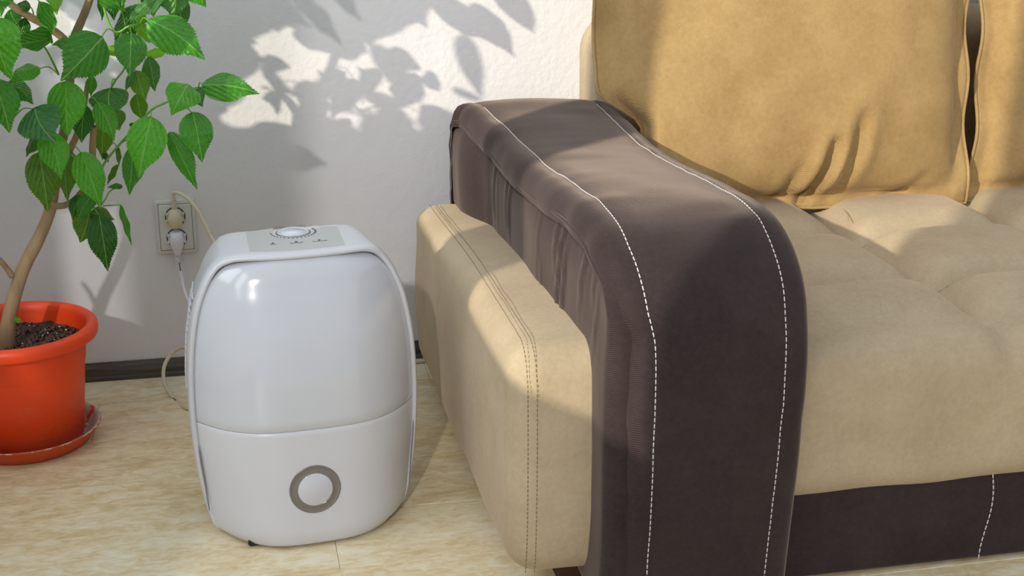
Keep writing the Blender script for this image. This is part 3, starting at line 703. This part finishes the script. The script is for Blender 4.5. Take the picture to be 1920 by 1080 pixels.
# leaf meshes: unit length along +Y, unit width, serrated edge, curved surface
def leaf_mesh(sh, droop, fold, wave, seed, peak=.36):
    rnd = random.Random(seed); me_v = []; me_f = []; uvs = []; NL, cols = 46, [-1, -.72, -.42, -.16, 0, .16, .42, .72, 1]
    for i in range(NL+1):
        t = i/NL
        wdt = (math.sin(pi*min(1, t**(math.log(.5)/math.log(peak))))**.82)*.5 if 0 < t < 1 else 0
        wdt *= 1-.38*ss(.55, .92, t)*(1-ss(.95, 1, t)*.5)
        ser = (.026*((i % 2)*2-1)*ss(.24, .45, t)*(.5+.9*rnd.random())) if t < .97 else 0
        for j, c_ in enumerate(cols):
            e = abs(c_) == 1
            x = c_*wdt*(1+(ser*1.6 if e else 0)+.03*noise.noise(Vector((t*5, c_*2, seed))))+sh*math.sin(pi*t)*.08
            y = t+(.5*ser if e else 0)
            latv = math.cos(2*pi*5.2*(t-abs(c_*wdt)*1.35))*.011*(1-abs(c_)**4)*(abs(c_) > .05)
            z = droop*math.sin(pi*t*.95)-droop*.6*t*t - fold*abs(c_*wdt)*1.2 + fold*.25+ latv + wave*math.sin(t*15+seed)*abs(c_)**2*.03 + .045*noise.noise(Vector((c_*1.6+seed, t*3, 0)))
            me_v.append((x, y, z)); uvs.append((c_*wdt+.5, t))
    k = len(cols)
    for i in range(NL):
        for j in range(k-1): me_f.append((i*k+j, i*k+j+1, (i+1)*k+j+1, (i+1)*k+j))
    me = bpy.data.meshes.new('leaf'); me.from_pydata(me_v, [], me_f); u = me.uv_layers.new(name='UVMap')
    for l_ in me.loops: u.data[l_.index].uv = uvs[l_.vertex_index]
    me.shade_smooth(); me.materials.append(M['leaf']); return me
LM = [leaf_mesh(0, .10, .25, .6, 1), leaf_mesh(.8, .16, .15, 1, 2, .33), leaf_mesh(-.8, .14, .32, .9, 3, .38), leaf_mesh(.3, .05, .12, 1.3, 4, .42), leaf_mesh(-.4, .24, .22, 1.1, 5, .34)]
GR = dict(m=(.075, .36, .022), b=(.13, .52, .026), d=(.030, .185, .014), o=(.13, .30, .012), y=(.25, .62, .03), s=(.10, .33, .11), t=(.08, .27, .05))
nleaf = [0]; petioles = MB()
def place(B, T, wid, v, roll, col, normal=None, pet=None):
    y = (T-B); L = y.length; y.normalize(); n = normal if normal is not None else (EYE-(B+T)/2).normalized()
    n = n-y*n.dot(y); n.normalize(); n = Matrix.Rotation(math.radians(roll), 3, y) @ n; x = y.cross(n)
    o = bpy.data.objects.new('leaf', LM[v]); C.objects.link(o); o.parent = pl
    s3 = (L+wid)/2
    m_ = Matrix(((x.x*wid, y.x*L, n.x*s3, B.x-PO.x), (x.y*wid, y.y*L, n.y*s3, B.y-PO.y), (x.z*wid, y.z*L, n.z*s3, B.z-PO.z), (0, 0, 0, 1)))
    o.matrix_local = m_; j = random.uniform(.86, 1.14); c_ = GR[col]; o.color = (c_[0]*j, c_[1]*j, c_[2]*j, 1); nleaf[0] += 1
    if pet is not None: petioles.tube([B+y*.004, B.lerp(pet, .5)+Vector((0, 0, .008)), pet], [.0010, .0011, .0013], 5, 4)
    return o
# visible leaves: base px, tip px, width px, distance of base from wall, depth change to tip, mesh, roll, colour, petiole foot px
LV = [
 (-8, -40, 2, 32, 72, .42, .03, 0, 10, 'm', None), (18, 18, 36, 50, 34, .36, .0, 3, 30, 'd', (30, 22)), (57, 16, 28, 10, 22, .36, .0, 1, 40, 'd', (64, 32)),
 (47, 34, 38, 74, 30, .35, .01, 3, 0, 'd', (50, 28)), (77, 2, 98, 82, 34, .38, .0, 2, 48, 'm', (40, -2)), (96, -42, 107, 28, 38, .38, .02, 3, -20, 'y', None),
 (96, 66, 18, 83, 42, .38, .02, 1, -45, 'm', (74, 75)), (138, 88, 97, 84, 26, .36, .01, 1, 45, 'm', (112, 90)), (-14, 34, 22, 150, 84, .44, .03, 0, 25, 'b', None),
 (191, 70, 113, 152, 92, .42, .04, 0, -8, 'm', (212, 58)), (262, 8, 212, 95, 44, .33, .0, 3, 25, 'd', (250, -10)), (224, 14, 188, -48, 60, .38, .0, 0, 10, 'm', (236, 50)),
 (194, -30, 191, 39, 22, .34, .0, 3, 20, 'd', None), (208, -22, 214, 39, 34, .34, .0, 3, -10, 'd', None),
 (278, 39, 385, 112, 78, .42, .03, 2, -12, 'm', (262, 45)), (259, 44, 297, 85, 30, .385, .0, 3, 40, 'y', (250, 47)), (272, 43, 252, 24, 20, .385, .0, 1, 35, 'y', (262, 46)),
 (246, 62, 243, 144, 64, .42, .03, 0, 0, 'm', (243, 50)), (196, 90, 232, 101, 22, .35, .0, 3, 30, 'y', None), (272, 103, 317, 96, 20, .35, .0, 3, 30, 'y', None),
 (312, -14, 240, 40, 30, .39, .02, 3, 45, 't', None), (318, -34, 324, 36, 66, .38, .01, 2, -15, 't', None), (334, -10, 343, 60, 42, .34, .01, 3, -10, 'd', None), (282, -24, 288, 32, 44, .34, .0, 0, 10, 'd', None),
 (348, -30, 387, 14, 40, .38, .0, 2, 0, 'm', None), (279, 106, 291, 172, 36, .36, .0, 3, -15, 't', None),
 (74, 128, 13, 158, 32, .39, .02, 4, 40, 'b', (110, 140)), (-14, 148, 18, 250, 78, .44, .03, 0, -15, 'm', None), (8, 156, 63, 196, 46, .38, .01, 2, -30, 'm', None),
 (66, 203, 104, 268, 92, .44, .03, 1, 5, 's', (26, 220)), (124, 152, 127, 258, 74, .41, .02, 0, 5, 'b', (130, 130)), (112, 165, 106, 240, 40, .36, .01, 2, 25, 'm', None),
 (158, 196, 153, 268, 46, .385, .01, 3, 0, 'd', (160, 175)), (173, 142, 170, 181, 22, .37, .0, 3, 10, 'm', None), (207, 166, 214, 222, 78, .385, .02, 1, 8, 't', (217, 150)),
 (183, 192, 214, 265, 46, .41, .02, 2, -5, 'b', (167, 190)), (212, 205, 224, 245, 40, .35, .0, 0, 0, 'o', None), (196, 220, 192, 300, 40, .34, .0, 3, 10, 'o', None), (193, 284, 204, 305, 12, .34, .0, 0, 0, 'd', None),
 (256, 132, 273, 190, 40, .39, .01, 3, 5, 'o', (236, 130)), (253, 135, 235, 173, 16, .40, .0, 1, 20, 't', (250, 132)), (256, 176, 268, 228, 34, .375, .0, 3, 15, 'o', (262, 184)),
 (354, 160, 321, 216, 70, .43, .04, 4, 15, 'b', (335, 178)), (352, 168, 380, 200, 44, .42, .03, 4, -25, 't', None), (379, 161, 487, 176, 58, .44, .02, 2, -14, 'm', (372, 165)),
 (361, 210, 379, 305, 66, .43, .02, 0, -8, 'm', (330, 202)), (284, 219, 261, 334, 78, .43, .03, 0, 8, 'b', (284, 207)), (318, 247, 370, 356, 42, .41, .02, 2, 10, 'm', None),
 (251, 275, 242, 366, 44, .40, .02, 2, 12, 'm', (228, 268)), (254, 230, 250, 244, 20, .37, 0, 3, 0, 'd', None), (72, 252, 49, 294, 22, .36, .0, 2, 40, 't', None),
 (73, 285, 90, 400, 64, .40, .02, 0, -5, 'o', (82, 276)), (86, 246, 115, 337, 60, .42, .03, 2, 0, 'b', None), (122, 283, 127, 378, 44, .35, .01, 0, 10, 'o', None),
 (152, 285, 190, 392, 60, .42, .02, 0, -5, 'b', (133, 282)), (222, 276, 223, 312, 11, .37, .0, 3, 30, 'o', (205, 275)), (221, 308, 200, 347, 13, .37, .0, 3, 30, 'o', None), (230, 350, 200, 352, 12, .36, .0, 1, 30, 'm', None),
 (149, 365, 135, 412, 28, .375, .01, 3, 10, 'd', (158, 356)), (176, 362, 145, 415, 34, .38, .01, 1, 10, 'm', None), (168, 392, 150, 455, 60, .35, .01, 2, 5, 'o', (180, 396)), (170, 400, 215, 412, 34, .355, .0, 4, -10, 'o', None),
 (185, 402, 202, 509, 58, .38, .01, 0, -5, 'd', (172, 398)), (226, 384, 247, 460, 14, .36, .0, 3, 30, 'm', None), (212, -2, 236, 22, 22, .37, .0, 2, 30, 'b', (214, 10)), (26, 597, 42, 604, 11, .34, .0, 3, 20, 'y', (22, 606)), (-30, 205, -2, 250, 40, .40, 0, 0, 0, 'm', None),
]
for (bx, by, tx, ty, wp_, q, dq, v, roll, col, pet) in LV:
    B, T = at(bx, by, Y=-q), at(tx, ty, Y=-(q+dq)); dep = ((B+T)/2-EYE).dot(FX)
    place(B, T, .94*wp_*dep/FPX/max(.6, math.cos(math.radians(roll))), v, roll, col, pet=at(*pet, Y=-(q-.02)) if pet else None)
# the crown above and left of the picture: it shades the wall, so each leaf hangs where its shadow starts
SN = -SUN.normalized()
def crown(x1, y1, x2, y2, wpx, s=None, v=None, roll=None):
    W1, W2 = at(x1, y1, Y=0), at(x2, y2, Y=0); s0 = s or .5
    while s0 < 1.12:
        B, T = W1-SUN*s0, W2-SUN*s0; a_, c_ = pj(B), pj(T)
        if min(B.x, T.x) < -.84: return
        if all(p[0] < -45 or p[1] < -50 for p in (a_, c_)): break
        s0 += .04
    else: return
    place(B, T, wpx*.00122, random.randrange(5) if v is None else v, random.uniform(-25, 25) if roll is None else roll, random.choice('mbmd'), normal=SN)
for a_ in [(808, -10, 916, 78, 44), (885, 5, 966, 108, 40), (930, -30, 1001, 62, 40), (868, 62, 905, 188, 30), (845, 165, 908, 190, 14), (700, -60, 800, 50, 90), (745, -30, 730, 70, 70), (690, -20, 690, 84, 84),
           (640, -30, 650, 70, 80), (560, -30, 600, 80, 90), (500, -30, 520, 60, 90), (440, -20, 450, 90, 90), (600, 60, 690, 100, 60), (700, 80, 775, 190, 34), (540, 125, 470, 105, 26), (560, 40, 640, 100, 50), (680, 180, 760, 196, 26), (590, 150, 660, 200, 26), (720, 100, 790, 130, 40), (800, 215, 870, 260, 50), (700, 215, 780, 235, 40), (430, 60, 450, 160, 60)]:
    crown(*a_, roll=0)
rr = random.Random(11)
for q in range(205):
    k_ = q % 8
    if k_ < 4: x1, y1 = rr.uniform(-40, 385), rr.uniform(-60, 205)
    elif k_ < 6: x1, y1 = rr.uniform(370, 700), rr.uniform(-130, -35)
    else:
        x1 = rr.uniform(430, 870); y1 = rr.uniform(232, 330) + max(0, (x1-700)*.10)
        if x1 > 800: y1 += 35
    an = rr.uniform(.2, 2.4); Lp = rr.uniform(80, 130); x2, y2 = x1+Lp*math.cos(an), y1+Lp*math.sin(an)*.9
    crown(x1, y1, x2, y2, rr.uniform(56, 92), s=rr.uniform(.42, .85))
pp_(petioles, 'petioles', 'shoot', kind='stuff')
